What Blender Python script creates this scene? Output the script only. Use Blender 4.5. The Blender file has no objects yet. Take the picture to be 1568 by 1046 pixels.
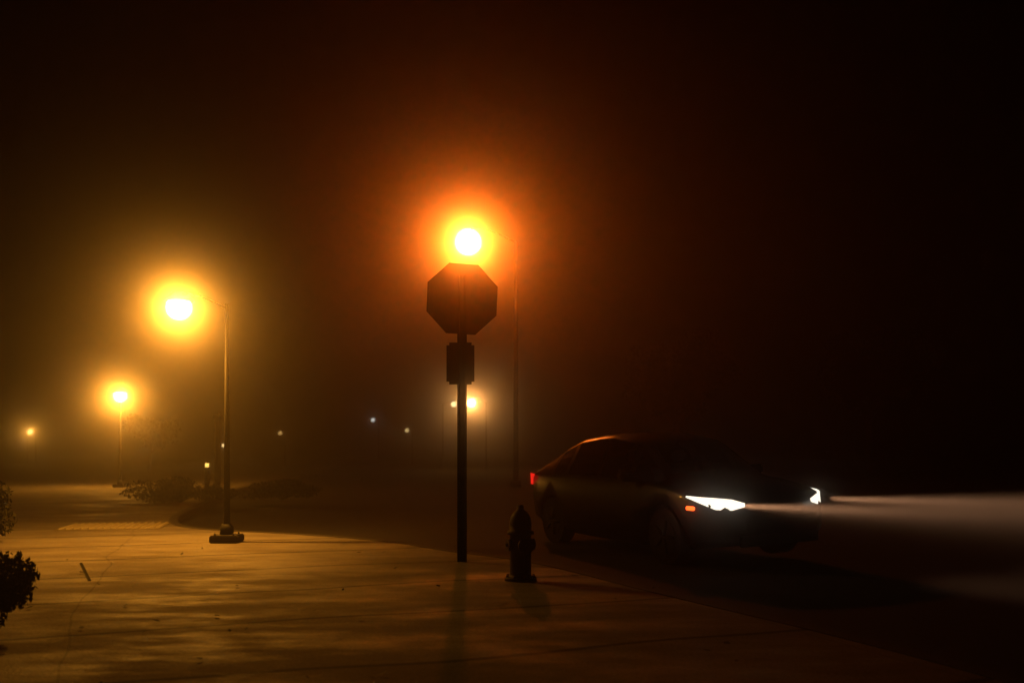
import bpy, bmesh, math, random
from mathutils import Vector, Matrix, Euler
random.seed(7)
sc = bpy.context.scene
C = bpy.context.collection

# ---------------------------------------------------------------- materials
def mat(name, col=(.1,.1,.1), rough=.6, metal=0, spec=.5):
    m = bpy.data.materials.new(name); m.use_nodes = True
    b = m.node_tree.nodes['Principled BSDF']
    b.inputs['Base Color'].default_value = (*col, 1)
    b.inputs['Roughness'].default_value = rough
    b.inputs['Metallic'].default_value = metal
    b.inputs['Specular IOR Level'].default_value = spec
    return m
def noisy(name, c1, c2, scale=8, rough=(.5,.8), bump=.3, dist=.01, metal=0, spec=.5):
    m = mat(name, c1, rough[0], metal, spec); nt = m.node_tree; N = nt.nodes; L = nt.links
    b = N['Principled BSDF']
    tc = N.new('ShaderNodeTexCoord'); n = N.new('ShaderNodeTexNoise')
    n.inputs['Scale'].default_value = scale; n.inputs['Detail'].default_value = 6
    L.new(tc.outputs['Object'], n.inputs['Vector'])
    r = N.new('ShaderNodeValToRGB'); r.color_ramp.elements[0].position=.35; r.color_ramp.elements[1].position=.65
    r.color_ramp.elements[0].color=(*c1,1); r.color_ramp.elements[1].color=(*c2,1)
    L.new(n.outputs['Fac'], r.inputs['Fac']); L.new(r.outputs['Color'], b.inputs['Base Color'])
    mr = N.new('ShaderNodeMapRange'); mr.inputs['To Min'].default_value=rough[0]; mr.inputs['To Max'].default_value=rough[1]
    mr.inputs['From Min'].default_value=.3; mr.inputs['From Max'].default_value=.7
    L.new(n.outputs['Fac'], mr.inputs['Value']); L.new(mr.outputs['Result'], b.inputs['Roughness'])
    bp = N.new('ShaderNodeBump'); bp.inputs['Strength'].default_value=bump; bp.inputs['Distance'].default_value=dist
    L.new(n.outputs['Fac'], bp.inputs['Height']); L.new(bp.outputs['Normal'], b.inputs['Normal'])
    return m
def emis(name, col, strength, glass=False, sample=False):
    m = bpy.data.materials.new(name); m.use_nodes=True; nt=m.node_tree; nt.nodes.clear()
    e=nt.nodes.new('ShaderNodeEmission'); o=nt.nodes.new('ShaderNodeOutputMaterial')
    e.inputs['Color'].default_value=(*col,1); e.inputs['Strength'].default_value=strength
    if glass:   # lit glass globe: glows, and lets the lamp inside shine through
        t=nt.nodes.new('ShaderNodeBsdfTransparent'); a=nt.nodes.new('ShaderNodeAddShader')
        nt.links.new(e.outputs[0],a.inputs[0]); nt.links.new(t.outputs[0],a.inputs[1]); nt.links.new(a.outputs[0],o.inputs['Surface'])
    else: nt.links.new(e.outputs[0], o.inputs['Surface'])
    if not sample: m.cycles.emission_sampling='NONE'
    return m

M_metal = noisy('galvanised_steel', (.05,.05,.05),(.08,.08,.075), 20,(.5,.7),.1,.002,.3)
M_dark  = noisy('dark_painted_metal',(.012,.012,.012),(.02,.018,.016),25,(.7,.85),.1,.002,0,.2)
M_conc  = noisy('footing_concrete',(.03,.026,.022),(.05,.044,.036),9,(.8,.95),.3,.005,0,.2)
M_bark  = noisy('bark',(.03,.02,.015),(.06,.05,.035),6,(.8,.95),.8,.03)
M_leaf  = noisy('leaf',(.012,.012,.005),(.026,.026,.009),3,(.7,.85),.1,.002,0,.15)
M_back  = noisy('sign_aluminium',(.014,.013,.012),(.024,.022,.02),12,(.7,.85),.1,.001,0,.2)
M_red   = mat('sign_red',(.45,.02,.02),.4)
M_white = mat('sign_white',(.7,.7,.68),.4)
M_hyd   = noisy('hydrant_paint',(.030,.014,.009),(.05,.024,.014),14,(.6,.75),.2,.003,0,.3)
M_paint = mat('car_paint',(.004,.0035,.0035),.35,0,.22); M_paint.node_tree.nodes['Principled BSDF'].inputs['Coat Weight'].default_value=.12
M_tire  = noisy('tyre_rubber',(.006,.006,.006),(.010,.010,.010),30,(.85,.95),.2,.002,0,.1)
M_rim   = mat('alloy',(.008,.008,.008),.6,.1,.15)
M_trim  = mat('black_trim',(.006,.006,.006),.6,0,.2)

# ---------------------------------------------------------------- helpers
def empty(name, loc=(0,0,0), rotz=0):
    e=bpy.data.objects.new(name,None); e.location=loc; e.rotation_euler=(0,0,rotz); e.empty_display_size=.2; C.objects.link(e); return e
def obj(name, bm, mats, parent=None, smooth=False):
    me=bpy.data.meshes.new(name); bm.normal_update(); bm.to_mesh(me); bm.free()
    for m in (mats if isinstance(mats,(list,tuple)) else [mats]): me.materials.append(m)
    if smooth:
        for p in me.polygons: p.use_smooth=True
    o=bpy.data.objects.new(name,me); C.objects.link(o)
    if parent: o.parent=parent
    return o
def tube(bm, p0, p1, r0, r1=None, seg=14, cap=True, mi=0):
    r1 = r0 if r1 is None else r1
    p0=Vector(p0); p1=Vector(p1); d=(p1-p0).normalized()
    u=d.orthogonal().normalized(); v=d.cross(u)
    A=[bm.verts.new(p0+(u*math.cos(2*math.pi*i/seg)+v*math.sin(2*math.pi*i/seg))*r0) for i in range(seg)]
    B=[bm.verts.new(p1+(u*math.cos(2*math.pi*i/seg)+v*math.sin(2*math.pi*i/seg))*r1) for i in range(seg)]
    for i in range(seg):
        f=bm.faces.new((A[i],A[(i+1)%seg],B[(i+1)%seg],B[i])); f.material_index=mi; f.smooth=True
    if cap:
        f=bm.faces.new(A[::-1]); f.material_index=mi; f=bm.faces.new(B); f.material_index=mi
def box(bm, c, s, rz=0, mi=0, bev=0):
    m=Matrix.Translation(c)@Matrix.Rotation(rz,4,'Z')@Matrix.Diagonal((s[0],s[1],s[2],1))
    r=bmesh.ops.create_cube(bm,size=1,matrix=m)
    fs=set(f for v in r['verts'] for f in v.link_faces)
    for f in fs: f.material_index=mi
    if bev:
        es=set(e for v in r['verts'] for e in v.link_edges)
        bmesh.ops.bevel(bm,geom=list(es),offset=bev,segments=2,affect='EDGES')
def lathe(bm, prof, c=(0,0,0), seg=24, mi=0):
    rings=[]
    for r,z in prof:
        rings.append([bm.verts.new((c[0]+r*math.cos(2*math.pi*i/seg),c[1]+r*math.sin(2*math.pi*i/seg),c[2]+z)) for i in range(seg)])
    for a,b in zip(rings,rings[1:]):
        for i in range(seg):
            f=bm.faces.new((a[i],a[(i+1)%seg],b[(i+1)%seg],b[i])); f.material_index=mi; f.smooth=True
    bm.faces.new(rings[0][::-1]).material_index=mi; bm.faces.new(rings[-1]).material_index=mi
def sphere(bm, c, r, sub=2, scale=(1,1,1), mi=0):
    m=Matrix.Translation(c)@Matrix.Diagonal((scale[0],scale[1],scale[2],1))
    q=bmesh.ops.create_icosphere(bm,subdivisions=sub,radius=r,matrix=m)
    for v in q['verts']:
        for f in v.link_faces: f.material_index=mi; f.smooth=True

# ---------------------------------------------------------------- camera
cd=bpy.data.cameras.new('camera'); cam=bpy.data.objects.new('camera',cd); C.objects.link(cam)
cam.location=(0,0,1.2); cam.rotation_euler=(math.radians(90),0,0)
cd.sensor_width=36; cd.lens=36*1400/1568; cd.shift_y=167/1568; cd.clip_end=2000; cd.clip_start=.05
cd.dof.use_dof=True; cd.dof.focus_distance=9.5; cd.dof.aperture_fstop=1.4
sc.camera=cam

# ---------------------------------------------------------------- world: near-black night sky
w=bpy.data.worlds.new('World'); sc.world=w; w.use_nodes=True; nt=w.node_tree
bg=nt.nodes['Background']; sky=nt.nodes.new('ShaderNodeTexSky'); sky.sky_type='NISHITA'; sky.sun_disc=False
sky.sun_elevation=math.radians(-4); sky.sun_rotation=math.radians(200)
nt.links.new(sky.outputs[0],bg.inputs['Color']); bg.inputs['Strength'].default_value=.0002
sc.view_settings.view_transform='Standard'; sc.view_settings.look='None'; sc.view_settings.exposure=0

# ---------------------------------------------------------------- fog (real participating medium)
bm=bmesh.new(); box(bm,(0,80,29),(240,220,60))
fog=bpy.data.materials.new('fog'); fog.use_nodes=True; nt=fog.node_tree; nt.nodes.clear()
o=nt.nodes.new('ShaderNodeOutputMaterial'); ad=nt.nodes.new('ShaderNodeAddShader')
for i,(dn,g) in enumerate(((.020,.975),(.0013,.35))):
    v=nt.nodes.new('ShaderNodeVolumeScatter'); v.inputs['Color'].default_value=(1,.92,.82,1)
    v.inputs['Density'].default_value=dn; v.inputs['Anisotropy'].default_value=g; nt.links.new(v.outputs[0],ad.inputs[i])
nt.links.new(ad.outputs[0],o.inputs['Volume'])
obj('night_fog',bm,fog)

# ---------------------------------------------------------------- ground: asphalt sheet and pavement
asph=noisy('asphalt',(.016,.015,.014),(.032,.03,.027),40,(.85,.95),.5,.006,0,.15)
bm=bmesh.new()
vs=[bm.verts.new(p) for p in((-400,-100,-.12),(400,-100,-.12),(400,700,-.12),(-400,700,-.12))]; bm.faces.new(vs)
obj('road',bm,asph)

edge=[(3.5,-12),(3.5,0),(3.2,3),(2.69,4.8),(2.21,6.0),(1.79,6.86),(1.23,8.0),(.64,9.3),(.1,10.2),(-.65,11.0),(-1.6,12.2),(-3.0,13.2),(-4.4,13.9),(-5.3,14.8),(-6.0,16.5),(-6.6,19),(-7.6,24),(-9,32),(-12,60),(-16,110)]
def cr(P,n=8):
    out=[]
    for i in range(len(P)-1):
        p0=P[max(i-1,0)];p1=P[i];p2=P[i+1];p3=P[min(i+2,len(P)-1)]
        for k in range(n):
            t=k/n
            out.append(tuple(.5*((2*p1[j])+(-p0[j]+p2[j])*t+(2*p0[j]-5*p1[j]+4*p2[j]-p3[j])*t*t+(-p0[j]+3*p1[j]-3*p2[j]+p3[j])*t**3) for j in(0,1)))
    out.append(P[-1]); return out
E=cr(edge)
def offset(P,d):
    out=[]
    for i,p in enumerate(P):
        a=Vector(P[max(i-1,0)]); b=Vector(P[min(i+1,len(P)-1)]); t=(b-a).normalized(); n=Vector((-t.y,t.x))
        out.append((p[0]+n.x*d,p[1]+n.y*d))
    return out
Ein=offset(E,.15)
def pavement_mat():
    m=mat('pavement_concrete',spec=.3); nt=m.node_tree; N=nt.nodes; L=nt.links; b=N['Principled BSDF']
    tc=N.new('ShaderNodeTexCoord')
    mp=N.new('ShaderNodeMapping'); mp.inputs['Rotation'].default_value=(0,0,math.radians(-20)); mp.inputs['Location'].default_value=(.35,.62,0)
    L.new(tc.outputs['Object'],mp.inputs['Vector'])
    wn=N.new('ShaderNodeTexNoise'); wn.inputs['Scale'].default_value=.35; L.new(tc.outputs['Object'],wn.inputs['Vector'])
    sep=N.new('ShaderNodeSeparateXYZ'); L.new(mp.outputs[0],sep.inputs[0])
    def math_(op,a,bv=None,c=None):
        n=N.new('ShaderNodeMath'); n.operation=op
        for i,x in enumerate((a,bv,c)):
            if x is None: continue
            if isinstance(x,(int,float)): n.inputs[i].default_value=x
            else: L.new(x,n.inputs[i])
        return n.outputs[0]
    def joint(c,size,w):
        a=math_('ADD',c,math_('MULTIPLY',wn.outputs['Fac'],.6))
        f=math_('PINGPONG',a,size/2)
        return math_('LESS_THAN',f,w)
    j=math_('MAXIMUM',math_('MULTIPLY',joint(sep.outputs[0],4.5,.008),.5),joint(sep.outputs[1],1.5,.03))
    n1=N.new('ShaderNodeTexNoise'); n1.inputs['Scale'].default_value=1.1; n1.inputs['Detail'].default_value=9; n1.inputs['Roughness'].default_value=.7
    mp2=N.new('ShaderNodeMapping'); mp2.inputs['Rotation'].default_value=(0,0,math.radians(-15)); mp2.inputs['Scale'].default_value=(.55,1.4,1)
    L.new(tc.outputs['Object'],mp2.inputs['Vector']); L.new(mp2.outputs[0],n1.inputs['Vector'])
    n2=N.new('ShaderNodeTexNoise'); n2.inputs['Scale'].default_value=45; n2.inputs['Detail'].default_value=5; L.new(tc.outputs['Object'],n2.inputs['Vector'])
    r=N.new('ShaderNodeValToRGB'); r.color_ramp.elements[0].position=.34;r.color_ramp.elements[1].position=.70
    r.color_ramp.elements[0].color=(.11,.09,.072,1); r.color_ramp.elements[1].color=(.26,.235,.2,1); L.new(n1.outputs['Fac'],r.inputs['Fac'])
    mx=N.new('ShaderNodeMixRGB'); mx.inputs['Color2'].default_value=(.012,.01,.008,1); L.new(j,mx.inputs['Fac']); L.new(r.outputs[0],mx.inputs['Color1'])
    mx2=N.new('ShaderNodeMixRGB'); mx2.blend_type='MULTIPLY'; mx2.inputs['Fac'].default_value=.4; L.new(mx.outputs[0],mx2.inputs['Color1']); 
    r2=N.new('ShaderNodeValToRGB'); r2.color_ramp.elements[0].position=.35;r2.color_ramp.elements[1].position=.6; L.new(n2.outputs['Fac'],r2.inputs['Fac']); L.new(r2.outputs[0],mx2.inputs['Color2'])
    L.new(mx2.outputs[0],b.inputs['Base Color'])
    mr=N.new('ShaderNodeMapRange'); mr.inputs['From Min'].default_value=.45; mr.inputs['From Max'].default_value=.68
    mr.inputs['To Min'].default_value=.95; mr.inputs['To Max'].default_value=.45
    L.new(n1.outputs['Fac'],mr.inputs['Value']); L.new(mr.outputs[0],b.inputs['Roughness'])
    h=math_('SUBTRACT',math_('ADD',math_('MULTIPLY',n2.outputs['Fac'],.25),math_('MULTIPLY',n1.outputs['Fac'],.6)),math_('MULTIPLY',j,.6))
    bp=N.new('ShaderNodeBump'); bp.inputs['Strength'].default_value=.7; bp.inputs['Distance'].default_value=.03
    L.new(h,bp.inputs['Height']); L.new(bp.outputs[0],b.inputs['Normal'])
    return m
M_pave=pavement_mat()
bm=bmesh.new()
inn=[bm.verts.new((x,y,0)) for x,y in Ein]
far=[bm.verts.new((-60,y,0)) for x,y in Ein]
for i in range(len(inn)-1):
    bm.faces.new((inn[i],inn[i+1],far[i+1],far[i]))
for f in bm.faces:
    f.normal_update()
    if f.normal.z<0: f.normal_flip()
obj('pavement',bm,M_pave)
bm=bmesh.new()
a=[bm.verts.new((x,y,.006)) for x,y in offset(E,.149)]; b_=[bm.verts.new((x,y,.006)) for x,y in offset(E,.02)]
c_=[bm.verts.new((x,y,-.02)) for x,y in E]; d_=[bm.verts.new((x,y,-.14)) for x,y in offset(E,-.01)]; z_=[bm.verts.new((x,y,-.05)) for x,y in offset(E,.149)]
for i in range(len(E)-1):
    for p,q in((z_,a),(a,b_),(b_,c_),(c_,d_)):
        bm.faces.new((p[i],p[i+1],q[i+1],q[i]))
bmesh.ops.recalc_face_normals(bm,faces=bm.faces)
obj('kerb',bm,M_conc)
bm=bmesh.new(); 
box(bm,(0,0,.008),(1.5,1.1,.012))
for i in range(14):
    for j in range(10):
        x=-.69+i*.106; y=-.49+j*.109
        bmesh.ops.create_cone(bm,cap_ends=True,segments=6,radius1=.036,radius2=.02,depth=.02,matrix=Matrix.Translation((x,y,.024)))
tp=obj('tactile_paving',bm,noisy('tactile',(.18,.15,.08),(.25,.21,.12),10,(.4,.55),.1,.002)); tp.location=(-6.25,14.4,0); tp.rotation_euler=(0,0,math.radians(12))
bm=bmesh.new(); box(bm,(0,0,.002),(.03,1.5,.004))
for i in range(26): box(bm,(0,-.74+i*.0585,.006),(.022,.016,.004))
d=obj('drain_grate',bm,M_dark); d.location=(-4.25,9.1,0); d.rotation_euler=(0,0,math.radians(28))

# ---------------------------------------------------------------- street lamps
def luminaire(ld, pts, asym=None):
    # street-lantern light distribution against the cosine of elevation (0 = straight down, .5 = level, 1 = straight up)
    ld.use_nodes=True; nt=ld.node_tree; em=nt.nodes['Emission']
    tc=nt.nodes.new('ShaderNodeTexCoord'); sp=nt.nodes.new('ShaderNodeSeparateXYZ'); nt.links.new(tc.outputs['Normal'],sp.inputs[0])
    mr=nt.nodes.new('ShaderNodeMapRange'); mr.inputs['From Min'].default_value=-1; mr.inputs['From Max'].default_value=1; nt.links.new(sp.outputs[2],mr.inputs['Value'])
    rp=nt.nodes.new('ShaderNodeValToRGB'); nt.links.new(mr.outputs[0],rp.inputs[0]); e=rp.color_ramp.elements
    e[0].position=pts[0][0]; e[1].position=pts[-1][0]
    for q,v in((e[0],pts[0][1]),(e[1],pts[-1][1])): q.color=(v,v,v,1)
    for p,v in pts[1:-1]:
        q=e.new(p); q.color=(v,v,v,1)
    out=rp.outputs[0]
    if asym:   # lantern turned to the path: weaker towards the carriageway (+x)
        m2=nt.nodes.new('ShaderNodeMapRange'); m2.interpolation_type='SMOOTHSTEP'
        m2.inputs['From Min'].default_value=asym[0]; m2.inputs['From Max'].default_value=asym[1]; m2.inputs['To Min'].default_value=1; m2.inputs['To Max'].default_value=asym[2]
        nt.links.new(sp.outputs[0],m2.inputs['Value'])
        mm=nt.nodes.new('ShaderNodeMath'); mm.operation='MULTIPLY'; nt.links.new(out,mm.inputs[0]); nt.links.new(m2.outputs[0],mm.inputs[1]); out=mm.outputs[0]
    nt.links.new(out,em.inputs['Strength'])
def lamp(x,d,z,arm,r,col,P,pole_r=.04,foot=True,shade=True,sub=2,base_z=0,white=(1,.8,.42),WL=5,dist=None,asym=None):
    e=empty('street_lamp',(x+arm,d,base_z)); H=z-base_z
    top=H+.05
    bm=bmesh.new(); tube(bm,(0,0,.05 if foot else 0),(0,0,top),pole_r,pole_r*.5,16)
    lathe(bm,[(pole_r*1.9,.1),(pole_r*1.9,.2),(pole_r*1.2,.24)])
    pts=[(0,0,top-.06)]; n=8
    for i in range(1,n+1):
        t=i/n; pts.append((-arm*t,0,top-.06+(H+r*1.25-(top-.06))*t+ .06*abs(arm)*math.sin(math.pi*t)))
    for p,q in zip(pts,pts[1:]):
        if (Vector(p)-Vector(q)).length>1e-4: tube(bm,p,q,pole_r*.2,seg=10)
    obj('pole',bm,M_dark,e)
    if foot:
        bm=bmesh.new(); box(bm,(0,0,.05),(.36,.36,.1),bev=.015)
        for sx in(-1,1):
            for sy in(-1,1): tube(bm,(sx*.12,sy*.12,.1),(sx*.12,sy*.12,.125),.014,seg=6)
        obj('footing',bm,M_conc,e)
    bm=bmesh.new()
    if shade: lathe(bm,[(r*.25,r*1.3),(r*.5,r*1.2),(r*1.1,r*.7),(r*1.18,r*.5),(r*1.1,r*.5)],(-arm,0,H))
    else: lathe(bm,[(r*.12,r*1.3),(r*.25,r*1.2),(r*.4,r*1.0)],(-arm,0,H))
    obj('hood',bm,M_dark,e)
    bm=bmesh.new(); sphere(bm,(-arm,0,H),r,sub+1)
    obj('globe',bm,emis('lamp_globe',white,WL,glass=True),e)
    if P:
        ld=bpy.data.lights.new('bulb','POINT'); ld.energy=P; ld.color=col; ld.shadow_soft_size=r*.35
        if dist: luminaire(ld,dist,asym)
        l=bpy.data.objects.new('bulb',ld); C.objects.link(l); l.parent=e; l.location=(-arm,0,H)
    return e
AMB=(1,.37,.03); RED=(1,.15,.004)
X=lambda px,d:(px-784)/1400*d
Z=lambda py,d:1.2-(py-690)/1400*d
lamp(X(274,12),12,Z(471,12),.63,.16,AMB,2000,pole_r=.045,dist=[(0,.8),(.12,.78),(.22,.55),(.34,.3),(.46,.15),(.52,.08),(.57,.012)],asym=(.36,.85,.22))
lamp(X(184,30),30,Z(606,30),0.0,.2,AMB,2200,pole_r=.05,dist=[(0,1),(.2,.9),(.4,.5),(.5,.25),(.58,.02)])
lamp(X(717,30),30,Z(371,30),1.56,.42,RED,5200,pole_r=.09,shade=False,dist=[(0,.2),(.2,.25),(.33,.5),(.4,.62),(.5,.42),(.62,.03)])
for px,py,d,r,c,P,arm,wh,WL in [(46,661,80,.2,AMB,260,.5,(1,.7,.3),3),(36,673,95,.15,AMB,0,.4,(1,.55,.15),1),(429,663,75,.16,AMB,0,.4,(1,.5,.12),.8),(571,643,80,.17,(.9,.9,.8),0,.5,(.9,.8,.65),1.2),
        (623,659,85,.19,AMB,0,.5,(1,.6,.2),1.2),(722,617,62,.3,(1,.38,.07),650,1.0,(1,.8,.45),5),(695,619,66,.2,(1,.5,.15),0,-.8,(1,.7,.3),2),(342,682,50,.09,AMB,0,.2,(1,.6,.2),1.5)]:
    lamp(X(px,d),d,Z(py,d),arm,r,c,P,foot=False,sub=1,base_z=-.12,pole_r=.05,white=wh,WL=WL,shade=False,dist=[(0,1),(.5,.8),(.65,.1)] if P else None)
e=empty('bollard_light',(X(317,22),22,0)); zb=Z(712,22)
bm=bmesh.new(); lathe(bm,[(.06,0),(.06,zb-.05)]); lathe(bm,[(.065,zb+.045),(.065,zb+.07),(.03,zb+.09)]); obj('post',bm,M_dark,e)
bm=bmesh.new(); lathe(bm,[(.045,zb-.049),(.045,zb+.044)],seg=12); obj('lens',bm,emis('bollard_glow',(1,.55,.1),2.5),e)

# ---------------------------------------------------------------- stop sign
S=empty('stop_sign',(-.54,9.88,0)); 
bm=bmesh.new()
prof=[(-.048,.0),(-.03,.0),(-.022,.032),(.022,.032),(.03,0),(.048,0),(.048,.006),(.034,.006),(.026,.038),(-.026,.038),(-.034,.006),(-.048,.006)]
lo=[bm.verts.new((x*1.08,y,-.02)) for x,y in prof]; hi=[bm.verts.new((x*1.08,y,3.1)) for x,y in prof]
for i in range(len(prof)): bm.faces.new((lo[i],lo[(i+1)%12],hi[(i+1)%12],hi[i]))
bm.faces.new(hi)
p=obj('post',bm,M_back,S)
bm=bmesh.new(); R=.381/math.cos(math.pi/8)
def octo(rr,y0,y1,mi):
    A=[bm.verts.new((rr*math.cos(math.pi/8+i*math.pi/4),y0,rr*math.sin(math.pi/8+i*math.pi/4))) for i in range(8)]
    B=[bm.verts.new((rr*math.cos(math.pi/8+i*math.pi/4),y1,rr*math.sin(math.pi/8+i*math.pi/4))) for i in range(8)]
    f=bm.faces.new(A); f.material_index=0
    g=bm.faces.new(B[::-1]); g.material_index=mi
    for i in range(8): bm.faces.new((A[i],B[i],B[(i+1)%8],A[(i+1)%8])).material_index=0
octo(R,0,.003,2); octo(R*.95,.0035,.0045,1)
o=obj('octagon_plate',bm,[M_back,M_red,M_white],S); o.location=(0,.042,2.845); o.rotation_euler=(0,math.radians(2.5),math.radians(8))
cu=bpy.data.curves.new('lettering','FONT'); cu.body='STOP'; cu.size=.32; cu.align_x='CENTER'; cu.align_y='CENTER'; cu.extrude=.0005; cu.materials.append(M_white)
t=bpy.data.objects.new('lettering',cu); C.objects.link(t); t.parent=S; t.location=(0,.05,2.84); t.rotation_euler=(math.radians(90),0,math.radians(188))
bm=bmesh.new(); box(bm,(0,.045,0),(.302,.003,.455))
es=[e for e in bm.edges if abs(e.verts[0].co.y-e.verts[1].co.y)>.001]
bmesh.ops.bevel(bm,geom=es,offset=.03,segments=4,affect='EDGES')
o=obj('lower_plate',bm,M_back,S); o.location=(-.02,0,Z(556,9.88))
bm=bmesh.new()
for z in(3.08,2.62,2.28,2.0): tube(bm,(0,.025,z),(0,-.004,z),.011,seg=6)
obj('bolts',bm,M_back,S)

# ---------------------------------------------------------------- fire hydrant
Hd=empty('fire_hydrant',(X(797,8.5),8.5,0),math.radians(20))
bm=bmesh.new()
lathe(bm,[(.15,0),(.15,.03),(.105,.035),(.1,.06),(.098,.42),(.125,.425),(.125,.455),(.1,.46),(.105,.52),(.095,.58),(.065,.63),(.03,.655),(.03,.69),(.018,.70)],seg=28)
for a in range(8):
    tube(bm,(.13*math.cos(a*math.pi/4),.13*math.sin(a*math.pi/4),.03),(.13*math.cos(a*math.pi/4),.13*math.sin(a*math.pi/4),.05),.013,seg=6)
for dx,dy,r,l in((1,0,.045,.13),(-1,0,.045,.13),(0,-1,.06,.16)):
    tube(bm,(dx*.07,dy*.07,.33),(dx*(l-.03),dy*(l-.03),.33),r,seg=18); tube(bm,(dx*(l-.03),dy*(l-.03),.33),(dx*l,dy*l,.33),r*1.25,seg=18)
    tube(bm,(dx*l,dy*l,.33),(dx*(l+.02),dy*(l+.02),.33),.018,seg=5)
obj('body',bm,M_hyd,Hd)

# ---------------------------------------------------------------- foliage
def leaves(bm,c,rad,n,size,flat=1,mi=0):
    for _ in range(n):
        while True:
            p=Vector((random.uniform(-1,1),random.uniform(-1,1),random.uniform(-1,1)))
            if .25<p.length<1: break
        p=Vector(c)+Vector((p.x*rad[0],p.y*rad[1],p.z*rad[2]))
        q=Euler((random.uniform(0,6.3),random.uniform(0,6.3),random.uniform(0,6.3))).to_matrix()
        s=size*random.uniform(.6,1.4)
        vs=[bm.verts.new(p+q@Vector(v)*s) for v in((-.5,0,0),(-.1,.28,.04),(.55,0,0),(-.1,-.28,.04))]
        bm.faces.new(vs).material_index=mi
def shrub(name,x,y,rx,ry,h,n,size):
    bm=bmesh.new()
    for i in range(16):
        a=random.uniform(0,6.28); tube(bm,(0,0,0),(math.cos(a)*rx*.7,math.sin(a)*ry*.7,h*random.uniform(.5,.9)),.012,.004,5,mi=1)
    for i in range(14):
        a=random.uniform(0,6.28); k=random.uniform(.1,.75); zc=h*random.uniform(.22,.78)
        s=random.uniform(.28,.42)
        leaves(bm,(math.cos(a)*k*rx,math.sin(a)*k*ry,zc),(rx*s,ry*s,h*.25),n//14,size)
    o=obj(name,bm,[M_leaf,M_bark]); o.location=(x,y,0); return o
shrub('shrub',-3.55,5.75,.5,.6,.62,4200,.05)
shrub('shrub',-6.8,11.6,.45,.6,.8,3000,.055)
shrub('hedge',-7.75,21.3,1.3,.6,.6,5000,.06)
shrub('hedge',-5.6,22.3,1.1,.6,.5,4000,.06)
def tree(x,y,h,cr_,n,size,lean=0,base=0,tr=.14):
    e=empty('tree',(x,y,base)); bm=bmesh.new()
    th=h*.42; pts=[Vector((lean*t*t,.1*math.sin(t*4),th*t)) for t in[i/6 for i in range(7)]]
    for i in range(6): tube(bm,pts[i],pts[i+1],tr*(1.15-i*.08),tr*(1.15-(i+1)*.08),10,cap=False)
    ends=[]
    for i in range(9):
        a=i*2.4+random.uniform(-.4,.4); l=cr_*random.uniform(.6,1.0)
        st=pts[random.choice((4,5,6))]; mid=st+Vector((math.cos(a)*l*.45,math.sin(a)*l*.45,(h-th)*.3)); en=mid+Vector((math.cos(a)*l*.5,math.sin(a)*l*.5,(h-th)*random.uniform(.15,.45)))
        tube(bm,st,mid,tr*.5,tr*.3,7,cap=False); tube(bm,mid,en,tr*.3,tr*.1,6,cap=False); ends+=[mid,en]
        for _ in range(3):
            e2=mid.lerp(en,random.random())+Vector((random.uniform(-1,1),random.uniform(-1,1),random.uniform(-.2,1)))*cr_*.3
            tube(bm,mid.lerp(en,.4),e2,tr*.12,tr*.04,5,cap=False); ends.append(e2)
    obj('trunk',bm,M_bark,e); bm=bmesh.new()
    for p in ends: leaves(bm,p,(cr_*.3,cr_*.3,cr_*.22),n//len(ends),size)
    obj('crown',bm,M_leaf,e); return e
tree(X(228,55),55,3.6,1.5,3500,.15,.2,tr=.08)
tree(X(1035,62),62,10,4,7000,.26,tr=.22,base=-.12)
tree(X(1330,66),66,11,4.4,7000,.26,tr=.24,base=-.12)
bm=bmesh.new(); lathe(bm,[(.11,0),(.11,.12),(.09,.14),(.08,2.1),(.105,2.12),(.105,2.2),(.02,2.27)],seg=16); o=obj('bollard',bm,M_dark); o.location=(X(333,26),26,0)
bm=bmesh.new()
vs=[bm.verts.new(p) for p in((-14,66,-.116),(60,46,-.116),(150,200,-.116),(-20,200,-.116))]; bm.faces.new(vs)
obj('grass_verge',bm,noisy('grass',(.015,.02,.008),(.03,.04,.014),3,(.8,.95),.8,.05))
bm=bmesh.new()
for _ in range(70):
    x=random.uniform(-5,1.5); y=random.uniform(4.5,13)
    if y>9.5-.9*x: continue
    s=random.uniform(.015,.035); R3=Euler((random.uniform(-.4,.4),random.uniform(-.4,.4),random.uniform(0,6.3))).to_matrix()
    vs=[bm.verts.new(Vector((x,y,.016))+R3@Vector(v)*s) for v in((-1,0,0),(-.2,.55,.1),(1,0,.1),(-.2,-.55,0))]; bm.faces.new(vs)
obj('fallen_leaves',bm,M_leaf)

# ---------------------------------------------------------------- car
phi=math.radians(64.5)
CAR=empty('car',(0,0,0))
st=[
 (-2.28,.62,.46,.88,.97,.93,.50),
 (-2.22,.76,.36,.96,.97,1.04,.62),
 (-2.05,.84,.28,1.00,.97,1.10,.66),
 (-1.75,.89,.22,1.01,.96,1.20,.62),
 (-1.40,.90,.20,1.00,.96,1.36,.58),
 (-1.05,.91,.18,1.00,.96,1.46,.56),
 (-.95,.91,.18,1.00,.96,1.48,.56),
 (-.40,.91,.17,.99,.96,1.53,.57),
 (-.18,.91,.17,.98,.96,1.535,.58),
 (-.10,.91,.17,.98,.96,1.535,.58),
 (.55,.91,.17,.97,.96,1.45,.57),
 (.66,.91,.17,.965,.96,1.41,.57),
 (1.22,.90,.18,.95,.95,1.05,.66),
 (1.45,.90,.19,.93,.95,.98,.62),
 (1.90,.87,.22,.86,.95,.92,.56),
 (2.12,.81,.25,.80,.96,.86,.52),
 (2.26,.70,.30,.68,.97,.75,.46),
 (2.32,.55,.36,.58,.97,.64,.36)]
bm=bmesh.new(); rows=[]
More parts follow.
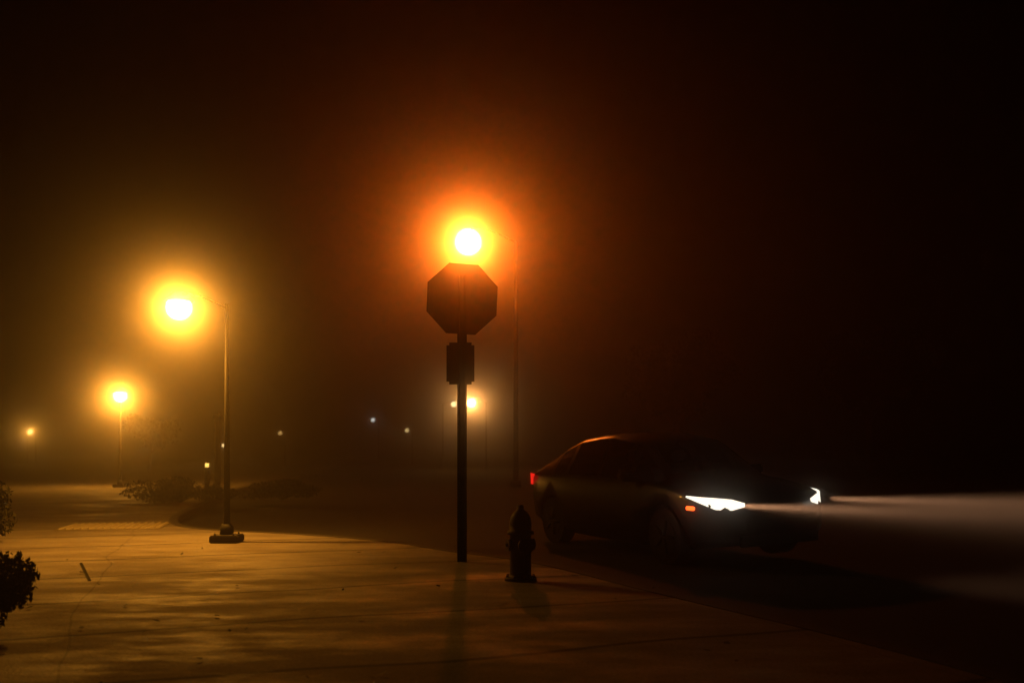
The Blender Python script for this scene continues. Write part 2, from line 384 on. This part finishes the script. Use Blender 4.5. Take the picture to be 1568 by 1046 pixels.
for x,w_,zb_,zs,sf,zr,wr in st:
    half=[(0,zb_),(w_*.86,zb_),(w_*.97,zb_+.1),(w_,zb_+(zs-zb_)*.5),(w_*.985,zs-.07),(w_*sf*.97,zs),(wr+.05,zr-.06),(wr-.04,zr-.012),(wr*.5,zr+.008),(0,zr+.012)]
    full=half+[(-y,z) for y,z in half[-2:0:-1]]
    rows.append([bm.verts.new((x,y,z)) for y,z in full])
n=len(rows[0])
for i in range(len(rows)-1):
    for j in range(n):
        k=(j+1)%n
        f=bm.faces.new((rows[i][j],rows[i][k],rows[i+1][k],rows[i+1][j])); f.smooth=True
        jj=j if j<9 else n-1-j
        x0=st[i][0]; x1=st[i+1][0]
        glass=False
        if jj==5 and (-1.45<=x0 and x1<=1.22) and (i not in (5,8,10)): glass=True
        if jj in(7,8) and i in(3,4,11): glass=True
        f.material_index=1 if glass else 0
bm.faces.new(rows[0]); bm.faces.new(rows[-1][::-1])
bmesh.ops.recalc_face_normals(bm,faces=bm.faces)
gl=bpy.data.materials.new('car_glass'); gl.use_nodes=True; nt=gl.node_tree; nt.nodes.clear()
o=nt.nodes.new('ShaderNodeOutputMaterial'); mxx=nt.nodes.new('ShaderNodeMixShader'); tr=nt.nodes.new('ShaderNodeBsdfTransparent'); gg=nt.nodes.new('ShaderNodeBsdfGlossy'); fr=nt.nodes.new('ShaderNodeFresnel')
tr.inputs[0].default_value=(.85,.85,.85,1); gg.inputs['Roughness'].default_value=.03
nt.links.new(fr.outputs[0],mxx.inputs[0]); nt.links.new(tr.outputs[0],mxx.inputs[1]); nt.links.new(gg.outputs[0],mxx.inputs[2]); nt.links.new(mxx.outputs[0],o.inputs[0])
body=obj('body',bm,[M_paint,gl,M_trim],CAR)
cutters=[]
for wx in(-1.38,1.38):
    for sy in(-1,1):
        b2=bmesh.new(); tube(b2,(wx,sy*.66,.33),(wx,sy*1.1,.33),.37,seg=32); 
        for f in b2.faces: f.smooth=False
        bmesh.ops.recalc_face_normals(b2,faces=b2.faces)
        c=obj('cut',b2,M_trim); md=body.modifiers.new('b','BOOLEAN'); md.operation='DIFFERENCE'; md.object=c; md.solver='EXACT'; cutters.append(c)
bpy.context.view_layer.update()
dg=bpy.context.evaluated_depsgraph_get(); me=bpy.data.meshes.new_from_object(body.evaluated_get(dg)); body.modifiers.clear(); body.data=me
for c in cutters: bpy.data.objects.remove(c)
for wx in(-1.38,1.38):
    for sy in(-1,1):
        bm=bmesh.new()
        tube(bm,(wx,sy*.68,.325),(wx,sy*.88,.325),.325,seg=36,mi=0); tube(bm,(wx,sy*.87,.325),(wx,sy*.886,.325),.215,seg=30,mi=1)
        for k in range(5):
            a=k*2*math.pi/5; tube(bm,(wx,sy*.89,.325),(wx+.2*math.cos(a),sy*.888,.325+.2*math.sin(a)),.028,.022,6,mi=1)
        obj('wheel',bm,[M_tire,M_rim],CAR)
bm=bmesh.new(); box(bm,(.25,0,.5),(2.6,1.2,.35),bev=.05)
for sx,sy in((-.0,.36),(0,-.36)):
    box(bm,(sx,sy,.88),(.16,.48,.5),bev=.05); box(bm,(sx-.02,sy,1.22),(.1,.24,.16),bev=.04)
box(bm,(-1.0,0,.75),(.18,1.2,.5),bev=.05)
obj('interior',bm,M_trim,CAR)
bm=bmesh.new()
for sy in(-1,1): box(bm,(.78,sy*1.0,1.02),(.12,.2,.13),bev=.03); box(bm,(.8,sy*.9,.98),(.05,.12,.05))
obj('mirrors',bm,M_paint,CAR)
bm=bmesh.new(); box(bm,(2.32,0,.50),(.04,.9,.13),bev=.01); box(bm,(2.33,0,.32),(.05,1.1,.12),bev=.01)
obj('grille',bm,M_trim,CAR)
HL=emis('headlight_lens',(1,.88,.70),1.6)
for sy in(-1,1):
    bm=bmesh.new()
    pts=[(2.315,.46),(2.27,.60),(2.17,.745),(2.02,.845),(1.84,.895)]
    hts=[(.70,.74),(.665,.785),(.675,.805),(.745,.815),(.805,.825)]
    A=[bm.verts.new((p[0]+.012,sy*(p[1]+.012),h[0])) for p,h in zip(pts,hts)]; B=[bm.verts.new((p[0]+.006,sy*(p[1]+.006),h[1])) for p,h in zip(pts,hts)]
    for i in range(4): bm.faces.new((A[i],A[i+1],B[i+1],B[i])).smooth=True
    obj('headlight',bm,HL,CAR)
for sy in(-1,1):
    bm=bmesh.new(); box(bm,(1.90,sy*.885,.685),(.14,.03,.045),bev=.008)
    obj('side_marker',bm,emis('marker_amber',(1,.08,.01),4),CAR)
    bm=bmesh.new()
    pts=[(-2.30,.45),(-2.27,.66),(-2.16,.81),(-1.98,.885)]; hts=[(.80,.92),(.80,.96),(.82,.99),(.92,1.0)]
    A=[bm.verts.new((p[0]-.01,sy*(p[1]+.01),h[0])) for p,h in zip(pts,hts)]; B=[bm.verts.new((p[0]-.01,sy*(p[1]+.01),h[1])) for p,h in zip(pts,hts)]
    for i in range(3): bm.faces.new((A[i],A[i+1],B[i+1],B[i]))
    obj('taillight',bm,emis('tail_red',(1,.02,.01),1.0),CAR)
fwd=Vector((math.cos(phi),-math.sin(phi),0)); rz=math.atan2(fwd.y,fwd.x)
target=Vector((X(1095,10),10,0)); Rm=Matrix.Rotation(rz,3,'Z')
loc=target-Rm@Vector((2.17,-.74,0))
CAR.location=(loc.x+.03,loc.y,-.095); CAR.rotation_euler=(math.radians(2.0),0,rz)
for sy,turn in((-1,44),(1,50)):
    ld=bpy.data.lights.new('beam','SPOT'); ld.energy=60000; ld.color=(1,.50,.26); ld.spot_size=math.radians(66); ld.spot_blend=1; ld.shadow_soft_size=.03
    ld.use_nodes=True; nt=ld.node_tree; em=nt.nodes['Emission']
    tc=nt.nodes.new('ShaderNodeTexCoord'); sp=nt.nodes.new('ShaderNodeSeparateXYZ'); nt.links.new(tc.outputs['Normal'],sp.inputs[0])
    dv=nt.nodes.new('ShaderNodeMath'); dv.operation='DIVIDE'; nt.links.new(sp.outputs[1],dv.inputs[0]); nt.links.new(sp.outputs[2],dv.inputs[1])
    rp=nt.nodes.new('ShaderNodeValToRGB'); nt.links.new(dv.outputs[0],rp.inputs[0]); cr_r=rp.color_ramp
    cr_r.elements[0].position=0; cr_r.elements[0].color=(0,0,0,1); cr_r.elements[1].position=.45; cr_r.elements[1].color=(0,0,0,1)
    for ps,vv in((.012,1),(.04,.55),(.08,.2),(.13,.045),(.2,.012)):
        q=cr_r.elements.new(ps); q.color=(vv,vv,vv,1)
    nt.links.new(rp.outputs[0],em.inputs['Strength'])
    lo_=bpy.data.objects.new('beam',ld); C.objects.link(lo_); lo_.parent=CAR
    lo_.location=(2.42,sy*.66,.73); lo_.rotation_euler=(math.radians(90),0,math.radians(-90+turn))
